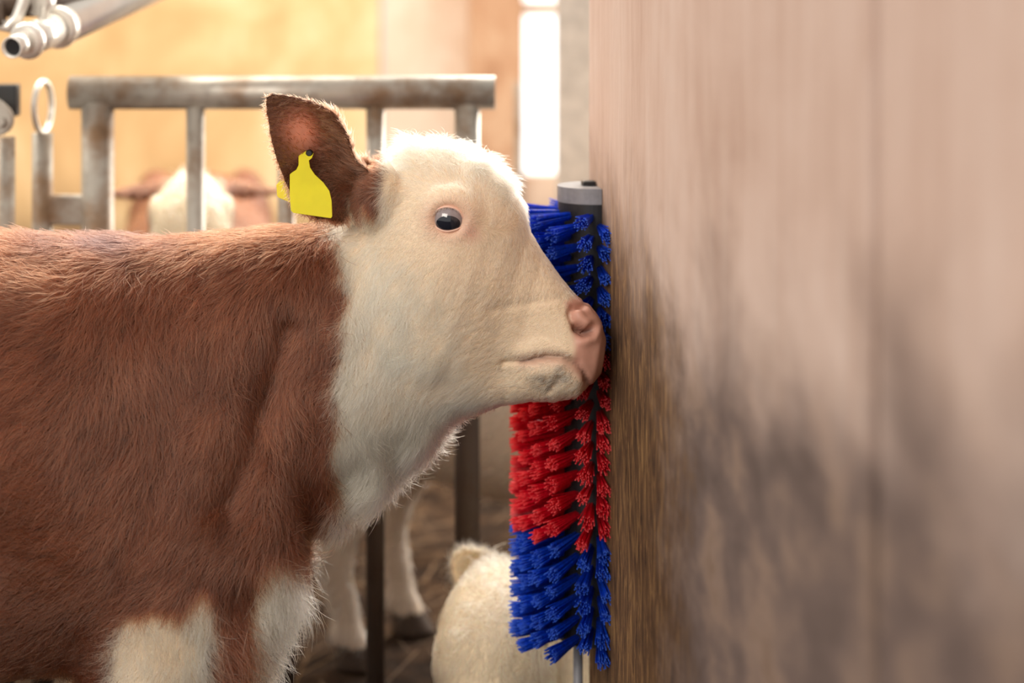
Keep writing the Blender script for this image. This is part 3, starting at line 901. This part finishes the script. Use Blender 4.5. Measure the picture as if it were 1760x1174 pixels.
def make_eye(sgn):
    ys = hit_y(calf_mesh, EYE[0] + 34, EYE[1] - 6, sgn) * 0.5 + hit_y(calf_mesh, EYE[0] - 34, EYE[1] - 6, sgn) * 0.5
    rad = 0.0262
    c = PN(EYE[0], EYE[1] + 1, ys)
    cy = ys - sgn * (rad - 0.005)
    bm = bmesh.new(); bmesh.ops.create_uvsphere(bm, u_segments=40, v_segments=24, radius=rad)
    eye = link('eye', bm_mesh('eye', bm), M['sclera'], calf, True); eye.location = (c.x, cy, c.z)
    # iris: dark cap on the ball, wider than high, looking a little downwards
    V = [(0, 0, 0)]; F = []
    K, Rn = 36, 6
    ox, oz = -0.0002, -0.0052
    for i in range(1, Rn + 1):
        for k in range(K):
            a = 2 * math.pi * k / K
            x = ox + 0.0172 * i / Rn * math.cos(a); z = oz + 0.0118 * i / Rn * math.sin(a)
            V.append((x, 0, z))
    V[0] = (ox, 0, oz)
    V = [(x, sgn * (math.sqrt(max(1e-9, (rad + 0.0006) ** 2 - x * x - z * z))), z) for x, _, z in V]
    for k in range(K): F.append((0, 1 + k, 1 + (k + 1) % K))
    for i in range(Rn - 1):
        for k in range(K):
            F.append((1 + i * K + k, 1 + (i + 1) * K + k, 1 + (i + 1) * K + (k + 1) % K, 1 + i * K + (k + 1) % K))
    bm = bmesh.new(); bv = [bm.verts.new(q) for q in V]
    for q in F: bm.faces.new([bv[i] for i in q])
    ir = link('iris', bm_mesh('iris', bm), M['iris'], eye, True)
    # eyelids: a fleshy ring from the opening out on to the skin
    ring = []
    pts = np.array(LID + [LID[0]]); Kn = 60
    seglen = np.concatenate([[0], np.cumsum(np.hypot(*np.diff(pts, axis=0).T))])
    tt = np.linspace(0, seglen[-1], Kn, endpoint=False)
    ox_, oy_ = np.interp(tt, seglen, pts[:, 0]), np.interp(tt, seglen, pts[:, 1])
    for _ in range(3):
        ox_ = (np.roll(ox_, 1) + 2 * ox_ + np.roll(ox_, -1)) / 4; oy_ = (np.roll(oy_, 1) + 2 * oy_ + np.roll(oy_, -1)) / 4
    prof = [(0.93, -0.0035), (0.985, 0.0008), (1.03, 0.0028), (1.10, 0.0036), (1.20, 0.0026), (1.28, 0.0008), (1.33, 0.0005), (1.40, 0.0016), (1.55, -0.0006), (1.80, -0.0075)]
    V, F = [], []
    for (f, h) in prof:
        for k in range(Kn):
            qx = EYE[0] + (ox_[k] - EYE[0]) * f; qy = EYE[1] + (oy_[k] - EYE[1]) * f
            w = PN(qx, qy, ys)
            dx, dz = w.x - c.x, w.z - c.z
            rr = math.hypot(dx, dz)
            up = 1.0 + 0.35 * max(0, dz / 0.02)
            if rr < rad * 0.995: yb = math.sqrt(rad * rad - rr * rr)
            else: yb = 0.0
            yb = max(yb, rad * 0.60 - max(0, rr - rad * 0.8) * 0.35)
            V.append((w.x, cy + sgn * (yb + h * up), w.z))
    nP = len(prof)
    for i in range(nP - 1):
        for k in range(Kn):
            F.append((i * Kn + k, i * Kn + (k + 1) % Kn, (i + 1) * Kn + (k + 1) % Kn, (i + 1) * Kn + k))
    bm = bmesh.new(); bv = [bm.verts.new(q) for q in V]
    for q in F: bm.faces.new([bv[i] for i in q])
    lid = link('eyelid', bm_mesh('eyelid', bm), M['lid'], calf, True)
    # pale lashes on the upper lid
    L = bpy.data.hair_curves.new('eyelashes'); cnt = 0; pp = []
    for k in range(150):
        t = random.random()
        qx = 745 + 42 * t; qy = np.interp(qx, [743, 751, 760, 771, 782, 790, 797], [372, 361.5, 357, 355.5, 358.5, 365, 378]) - 1 - 2 * random.random()
        w = PN(qx, qy, ys); dx, dz = w.x - c.x, w.z - c.z
        y = cy + sgn * (math.sqrt(max(0, rad * rad - dx * dx - dz * dz)) + 0.0030)
        ln = 0.006 + 0.007 * random.random()
        sx = (t - 0.55) * 0.5 + random.uniform(-.2, .2)
        for i in range(4):
            s = i / 3
            pp.append((w.x + sx * ln * s, y + sgn * ln * (0.75 * s - 0.2 * s * s), w.z - ln * (0.75 * s - 0.35 * s * s)))
        cnt += 1
    L.add_curves([4] * cnt)
    L.attributes['position'].data.foreach_set('vector', np.array(pp, np.float32).ravel())
    ra = L.attributes.get('radius') or L.attributes.new('radius', 'FLOAT', 'POINT')
    ra.data.foreach_set('value', np.tile(np.array([0.00022, 0.0002, 0.00016, 0.00006], np.float32), cnt))
    ca = L.attributes.new('coat', 'FLOAT_COLOR', 'CURVE'); ca.data.foreach_set('color', np.tile(np.array([.88, .82, .74, 1], np.float32), cnt))
    lo = bpy.data.objects.new('eyelashes', L); COL.objects.link(lo); L.materials.append(M['hair']); lo.parent = lid
make_eye(-1); make_eye(1)

# ---- yellow ear tag hanging from the ear
def make_tag():
    yt = -0.074
    c = P(532, 263, yt)
    root = empty('ear_tag', c); tag(root, 'yellow plastic ear tag hanging from the brown calf\'s ear', 'ear tag')
    out = [(512, 258), (517, 255), (534, 257), (539, 264), (536, 272), (531, 276), (533, 288), (541, 300), (556, 314), (566, 328), (570, 345), (571, 372), (569, 375), (560, 374), (504, 366), (500, 362), (498, 335), (498, 300), (501, 297), (509, 292), (513, 284), (513, 270)]
    def plate(name, pts, y0, dy, th, mat):
        """flexible flap: leans outwards towards its lower edge"""
        bm = bmesh.new()
        lo, hi = [], []
        for x, z in pts:
            y = y0 + dy * (z - 258) / 117.0
            q = P(x, z, y) - c
            lo.append(bm.verts.new(q)); hi.append(bm.verts.new(q + Vector((0, th, 0))))
        n = len(pts)
        bm.faces.new(lo); bm.faces.new(hi[::-1])
        for k in range(n): bm.faces.new((lo[k], hi[k], hi[(k + 1) % n], lo[(k + 1) % n]))
        bmesh.ops.recalc_face_normals(bm, faces=bm.faces)
        bmesh.ops.bevel(bm, geom=list(bm.edges), offset=0.0004, segments=1, affect='EDGES')
        return link(name, bm_mesh(name, bm), mat, root)
    plate('front_panel', out, yt, -0.055, 0.0018, M['tag'])
    tube('pin', [(0, -0.006, 0), (0, -0.003, 0), (0, 0.001, 0)], [0.0036, 0.0052, 0.0052], M['black'], root, 20)
    tube('pin_shaft', [(0, 0.001, 0), (0, 0.036, 0)], 0.0028, M['tag'], root, 14)
    plate('back_panel', [(515, 258), (533, 257), (540, 264), (536, 274), (524, 300), (514, 354), (479, 340), (476, 336), (475, 318), (480, 312), (505, 288)], yt + 0.034, -0.012, 0.0018, M['tag'])
make_tag()

# ------------------------------------------------------------------ the scratching brush on the wall
def make_brush():
    top, bot = P(0, 318, YBR).z, P(0, 1092, YBR).z
    root = empty('cow_brush', (WX, YBR, bot))
    tag(root, 'wall brush with blue and red bristle tufts on a half-round base', 'brush')
    h = top - bot
    R, n = 0.058, 28
    nv, dv = wnorm, wdir
    def half(r, a0=0.0, a1=math.pi, k=n):
        return [dv * (r * math.cos(a0 + (a1 - a0) * i / k)) + nv * (r * math.sin(a0 + (a1 - a0) * i / k) + 0.001) for i in range(k + 1)]
    def shell(name, r0, r1, z0, z1, mat):
        bm = bmesh.new()
        o, i_ = half(r1), half(r0)
        ring = o + i_[::-1]
        lo = [bm.verts.new((p.x, p.y, z0)) for p in ring]; hi = [bm.verts.new((p.x, p.y, z1)) for p in ring]
        L = len(ring)
        for k in range(L):
            bm.faces.new((lo[k], lo[(k + 1) % L], hi[(k + 1) % L], hi[k]))
        for k in range(n):
            bm.faces.new((hi[k], hi[k + 1], hi[L - 2 - k], hi[L - 1 - k])); bm.faces.new((lo[k + 1], lo[k], lo[L - 1 - k], lo[L - 2 - k]))
        o_ = link(name, bm_mesh(name, bm), mat, root)
        return o_
    shell('base_shell', 0.036, R, 0.0, h - 0.024, M['plastic_dark'])
    shell('end_cap', 0.020, R + 0.0012, h - 0.024, h, M['plastic_grey'])
    # fixing block in the slot of the cap
    b = box('fixing_block', (0, 0, 0), (0.022, 0.020, 0.05), M['black'], root, 0.002, Matrix.Rotation(math.atan2(dv.y, dv.x), 3, 'Z'))
    b.location = (nv * 0.012).to_tuple()[:2] + (h - 0.018,)
    rod = tube('support_rod', [nv * 0.028 + Vector((0, 0, -bot + 0.002)), nv * 0.028 + Vector((0, 0, 0.03))], 0.0075, M['plastic_grey'], root)
    # bristle tufts: a few shared shapes per colour
    def tuft_mesh(name, seed, spread):
        r = random.Random(seed)
        bm = bmesh.new()
        for k in range(40):
            q = math.sqrt((k + 0.5) / 40); a = k * 2.39996 + r.uniform(-.3, .3)
            bx, by = 0.0055 * q * math.cos(a), 0.0055 * q * math.sin(a)
            L = 0.078 * r.uniform(0.90, 1.04)
            sp = spread * r.uniform(0.75, 1.25)
            tx, ty = bx + sp * q * math.cos(a + r.uniform(-.25, .25)), by + sp * q * math.sin(a + r.uniform(-.25, .25))
            rad = 0.00105
            rings = []
            for s in (0.0, 0.5, 1.0):
                e = s ** 1.25
                c = Vector((bx + (tx - bx) * e, by + (ty - by) * e, L * s))
                rings.append([bm.verts.new(c + Vector((rad * math.cos(t), rad * math.sin(t), 0))) for t in (0, 1.571, 3.142, 4.712)])
            for A, B in zip(rings[:-1], rings[1:]):
                for i in range(4):
                    bm.faces.new((A[i], A[(i + 1) % 4], B[(i + 1) % 4], B[i]))
            bm.faces.new(rings[-1])
        return bm_mesh(name, bm)
    var = {}
    for key in ('bristle_blue', 'bristle_red'):
        var[key] = []
        for s in range(5):
            m = tuft_mesh('tuft', s + 3, 0.0040 + 0.0010 * s); m.materials.append(M[key]); var[key].append(m)
    rr = random.Random(4)
    rows, cols = 21, 10
    pitch = (h - 0.055) / (rows - 0.5)
    red0, red1 = P(0, 586, YBR).z - bot, P(0, 893, YBR).z - bot
    for c in range(cols):
        ang = math.radians((3, 18, 40, 55, 70, 86, 103, 121, 140, 160)[c])
        for r_ in range(rows):
            z = 0.012 + pitch * (r_ + (0.5 if c % 2 else 0.0))
            key = 'bristle_red' if red1 < z < red0 else 'bristle_blue'
            d = dv * math.cos(ang) + nv * math.sin(ang)
            tilt = rr.uniform(-0.05, 0.03) - (0.10 if (z < red1 + 0.04) else 0.03)
            dirv = Vector((d.x, d.y, tilt)).normalized()
            twist = Matrix.Rotation(rr.uniform(-0.05, 0.05), 3, 'Z')
            dirv = twist @ dirv
            # the calf's muzzle presses some tufts aside: turn them down under it
            o = bpy.data.objects.new('tuft', var[key][rr.randrange(5)])
            COL.objects.link(o); o.parent = root
            base = d * (R - 0.003) + Vector((0, 0, z))
            o.location = base
            o.rotation_euler = dirv.to_track_quat('Z', 'Y').to_euler()
            o.rotation_euler.rotate_axis('Z', rr.uniform(0, 6.28))
make_brush()

# ------------------------------------------------------------------ steel gate behind the calf
YG = 0.70
def make_gate():
    SG = (DIST + YG) / FPX
    root = empty('pen_gate', (P(480, 0, YG).x, YG, 0)); tag(root, 'galvanised tube gate with a ring-topped latch post behind the brown calf', 'gate')
    loc = lambda px, py: P(px, py, 0 + YG) - root.location
    tube('top_rail', [loc(121, 159), loc(851, 159)], 29 * SG, M['galv'], root, 28, wall=0.004)
    zb = 0.03
    for px, w in ((168, 28), (336, 16), (492, 15), (645, 16), (803, 22)):
        p = loc(px, 175); 
        tube('upright' if w < 20 else 'end_upright', [Vector((p.x, 0, zb if w < 20 else 0.0)), p], w * SG, M['galv'], root, 20)
    tube('bottom_rail', [Vector((loc(150, 0).x, 0, zb)), Vector((loc(825, 0).x, 0, zb))], 18 * SG, M['galv'], root, 18)
    # latch post
    p = loc(73, 228); tube('latch_post', [Vector((p.x, 0, 0.0)), p - Vector((0, 0, 0.0))], [18 * SG, 18 * SG], M['galv'], root, 20)
    c = loc(74, 183); pts = []
    for k in range(33):
        t = 2 * math.pi * k / 32
        pts.append(c + Vector((math.cos(t) * 0.042 * 0.15, math.cos(t) * 0.042 * 0.98, math.sin(t) * 0.046)))
    ringm = tube_mesh('latch_ring', pts, 0.0055, 12, caps=False)
    link('latch_ring', ringm, M['chrome'], root, True)
    a, b = loc(82, 360), loc(150, 360)
    box('joining_plate', (a + b) / 2, (b.x - a.x, 0.02, 52 * SG), M['galv'], root, 0.004)
    p2 = loc(800, 700)
make_gate()
def make_left_post():
    Y = 0.55; SG = (DIST + Y) / FPX
    a = P(12, 235, Y)
    root = empty('bracket_post', (a.x, Y, 0)); tag(root, 'steel tube with a rounded bracket at the left edge of the picture', 'post')
    tube('tube', [(0, 0, 0), (0, 0, a.z)], 14 * SG, M['galv'], root)
    # rounded hinge plate
    bm = bmesh.new()
    prof = [(-70, 160), (-20, 160), (8, 172), (26, 190), (30, 205), (24, 222), (8, 232), (-30, 232), (-70, 215)]
    q = [P(x, y, Y) for x, y in prof]
    vs = [bm.verts.new((w.x - a.x, -0.025, w.z)) for w in q]
    f = bm.faces.new(vs); r = bmesh.ops.extrude_face_region(bm, geom=[f])
    bmesh.ops.translate(bm, verts=[g for g in r['geom'] if isinstance(g, bmesh.types.BMVert)], vec=(0, 0.012, 0))
    bmesh.ops.bevel(bm, geom=list(bm.edges), offset=0.003, segments=2, affect='EDGES')
    link('bracket', bm_mesh('bracket', bm), M['galv'], root)
    w = P(8, 207, Y)
    tube('bolt', [(w.x - a.x, -0.036, w.z), (w.x - a.x, -0.02, w.z)], 0.009, M['galv'], root, 6)
    w = P(2, 175, Y)
    box('lock_box', (w.x - a.x, 0.05, w.z), (36 * SG, 0.03, 56 * SG), M['black'], root, 0.003)
make_left_post()
def make_pipes():
    Y = 0.35; 
    a = P(20, 82, Y); b = P(170, 15, Y + 0.35)
    d = (b - a).normalized()
    root = empty('water_pipe', a); tag(root, 'shiny steel pipe fittings with a black open end above the bracket post', 'pipe')
    s = (DIST + Y) / FPX
    Z = Vector((0, 0, 0))
    tube('open_end', [Z, d * 0.05], 19 * s, M['chrome'], root, 24, wall=0.003)
    tube('bore_shade_plug', [d * 0.006, d * 0.05], 14.5 * s, M['black'], root, 20)  # black plug stands in for the shade inside the open pipe
    tube('collar', [d * 0.045, d * 0.060, d * 0.075], [28 * s, 34 * s, 28 * s], M['chrome'], root, 24)
    tube('barrel', [d * 0.06, d * 0.17], 29 * s, M['chrome'], root, 24)
    tube('collar', [d * 0.165, d * 0.180, d * 0.2], [36 * s, 40 * s, 36 * s], M['chrome'], root, 24)
    tube('barrel', [d * 0.19, d * 2.85], 36 * s, M['chrome'], root, 24)
    # fittings above it
    r2 = root
    o = root.location
    L = lambda px, py, y=0.1: P(px, py, Y + y) - o
    tube('cross_pipe', [L(-900, 22), L(60, 10, 0.14), L(150, -20, 0.3)], 20 * s, M['galv'], r2, 20)
    tube('elbow', [L(-10, 40), L(14, 46), L(30, 30), L(40, 4), L(46, -60)], 11 * s, M['chrome'], r2, 16)
    tube('clamp', [L(60, 2, 0.12), L(76, 0, 0.14)], 27 * s, M['chrome'], r2, 20)
    tube('drop_pipe', [L(75, 40, 0.12), L(84, -80, 0.12)], 9 * s, M['chrome'], r2, 16)
    tube('nut', [L(-14, 26), L(4, 23)], 27 * s, M['galv'], r2, 6)
make_pipes()

# ------------------------------------------------------------------ other calves
coarse = remesh(calf_parts(1.15), 0.008)
smooth(coarse, 10)
v1 = get_v(coarse); q1 = to_px(v1)
smooth(coarse, 14, 0.5, None, (sstep(-q1[0], -560, -480)) * (v1[:, 2] > 0.3))
def dark_points(v, c):
    """dark eyes, pink nose, dark hooves for the calves further back"""
    px, py = to_px(v)
    e = (np.hypot((px - EYE[0]) / 1.2, py - EYE[1]) < 24) & (np.abs(v[:, 1]) > 0.05)
    c = np.where(e[:, None], np.array((0.02, 0.015, 0.015)), c)
    nose = sstep(px, 985, 1010)[:, None]; c = c * (1 - nose) + PINK * 0.9 * nose
    hoof = (v[:, 2] < 0.06)[:, None]; c = np.where(hoof, np.array((0.05, 0.035, 0.025)), c)
    return c
def coat_brown_white(v):
    px, py = to_px(v)
    w = sstep(px + 14 * vnoise(v, 14, 41), 655, 690) * (1 - ((px < 690) & (np.abs(v[:, 1]) > 0.075)))
    w = np.maximum(w, sstep(py, 1150, 1180))[:, None]
    # brown cheek patches round the eyes
    pt = (np.exp(-(((px - 760) / 60) ** 2 + ((py - 400) / 60) ** 2) ** 2) * (np.abs(v[:, 1]) > 0.055))[:, None]
    w = w * (1 - pt)
    return CREAM * 1.1 * w + BROWN * 1.2 * (1 - w)
def coat_cream(v):
    n = vnoise(v, 6, 43)[:, None]
    return np.array((0.80, 0.66, 0.51)) * (1 + 0.12 * n)
def coat_white_head(v):
    px, py = to_px(v)
    w = (1 - sstep(np.linalg.norm(v - np.array(P(760, 430)), axis=1), 0.36, 0.42))[:, None]
    return CREAM * 1.08 * w + BROWN * 0.6 * (1 - w)
def herd_calf(mesh, name, mtx, coat, label, hairs, comb=main_comb, radius=0.0007, seed=5, boost=None):
    m = mesh
    while m.color_attributes: m.color_attributes.remove(m.color_attributes[0])
    put_coat(m, np.clip(dark_points(get_v(m), coat(get_v(m))) * 0.9, 0, 1))
    o = link(name, m, M['coat'], None, True)
    o.matrix_world = mtx
    tag(o, label, 'calf', 'calves in the pen')
    def wgt(c, n):
        w = np.where(c[:, 2] < 0.07, 0.0, 1.0)
        px, py = to_px(c)
        w = np.where((px > 975) | ((np.hypot(px - EYE[0], py - EYE[1]) < 28) & (np.abs(c[:, 1]) > 0.05)), 0, w)
        return w * (1 if boost is None else boost(c))
    def colr(v, R):
        return coat(v) * (0.82 + 0.36 * R.random((len(v), 1)))
    grow('fur', m, hairs, wgt, comb, colr, radius, M['hair'], o, seed=seed, cell=0.016, clump=0.5)
    return o
def placed(scale, rotz, x, y):
    return Matrix.Translation((x, y, 0)) @ Matrix.Rotation(rotz, 4, 'Z') @ Matrix.Scale(scale, 4)
# calf looking over the gate
hb = 0.865; rz = math.radians(-82)
pl = Matrix.Rotation(rz, 3, 'Z') @ (Vector((P(700, 0).x, 0, 0)) * hb)
tgt = P(330, 0, 1.12)
herd_calf(coarse.copy(), 'calf', placed(hb, rz, tgt.x - pl.x, 1.12 - pl.y), coat_brown_white,
          'brown calf with fluffy white forehead looking over the gate behind the brown back', 26000, boost=lambda c: np.where(to_px(c)[0] > 480, 6.0, 1.0))
# cream calf side-on behind the gate, its hind legs under the brown calf's throat
sc_ = 0.86; yc = 1.10
hx = P(-790, 0).x * sc_
herd_calf(coarse.copy(), 'calf', placed(sc_, 0.0, P(655, 0, yc).x - hx, yc), coat_cream,
          'cream calf standing behind the gate bars below the brown calf\'s throat', 24000, seed=8)
# calf lying behind the brush with its white head up
def lying_calf():
    s = 0.98
    piv = P(700, 380)
    Rm = Matrix.Rotation(math.radians(-104), 4, 'Z') @ Matrix.Rotation(math.radians(12), 4, 'Y')
    tp = P(862, 0, 0.42)
    world_piv = Vector((tp.x, 0.42, 0.29))
    mtx = Matrix.Translation(world_piv) @ Rm @ Matrix.Scale(s, 4) @ Matrix.Translation(-piv)
    inv = np.array(mtx.inverted())
    def back(part):
        v, f = part
        return v @ inv[:3, :3].T + inv[:3, 3], f
    ear = ear_part(2.55)
    parts = [loft(HEAD), ear, mirror_y(ear)]
    X = world_piv.x
    parts.append(back(blob((X + 0.18, 0.50, 0.20), (0.26, 0.11, 0.13), 0.15)))
    parts.append(back(blob((X + 0.66, 0.50, 0.20), (0.46, 0.20, 0.205))))
    parts.append(back(blob((X + 0.32, 0.33, 0.06), (0.20, 0.05, 0.055))))
    parts.append(back(blob((X + 0.80, 0.33, 0.06), (0.22, 0.06, 0.055))))
    m = remesh(parts, 0.007); smooth(m, 10)
    def cmb(v):
        c = comb_at(v)
        d = np.stack([c[:, 0], np.zeros(len(v)), -c[:, 1]], 1)
        return d, np.clip(c[:, 2], 26, 44) * S0, np.clip(c[:, 3] + 0.1, .2, .6), c[:, 4] + 0.25
    o = herd_calf(m, 'calf', mtx, coat_white_head, 'white-headed calf lying low behind the bottom of the brush', 45000, cmb, 0.0005, 12,
                  boost=lambda c: np.where(to_px(c)[0] > 560, 5.0, 1.0))
lying_calf()

# ------------------------------------------------------------------ loose straw on the floor
def straw():
    r = np.random.default_rng(3); n = 4000
    x = r.uniform(-2.4, 1.2, n); y = r.uniform(-0.2, 3.1, n); a = r.uniform(0, 3.14, n); L = r.uniform(0.05, 0.16, n); w = 0.0011
    dx, dy = np.cos(a) * L / 2, np.sin(a) * L / 2; nx, ny = -np.sin(a) * w, np.cos(a) * w
    z0 = 0.004 + r.uniform(0, 0.012, n); z1 = 0.004 + r.uniform(0, 0.035, n)
    V = np.empty((n, 4, 3))
    for k, (e, s) in enumerate(((-1, -1), (-1, 1), (1, 1), (1, -1))):
        V[:, k, 0] = x + e * dx + s * nx; V[:, k, 1] = y + e * dy + s * ny; V[:, k, 2] = np.where(e < 0, z0, z1) + 0.0011 * (s > 0)
    ids = np.arange(n * 4).reshape(n, 4)
    m = mesh_from('straw', V.reshape(-1, 3), ids)
    o = link('straw', m, mat_flat('dry_straw', srgb(112, 84, 52), 0.7, scale=8, var=0.35), floor)
    tag(o, 'loose straw strewn over the brown pen floor', kind='stuff')
straw()
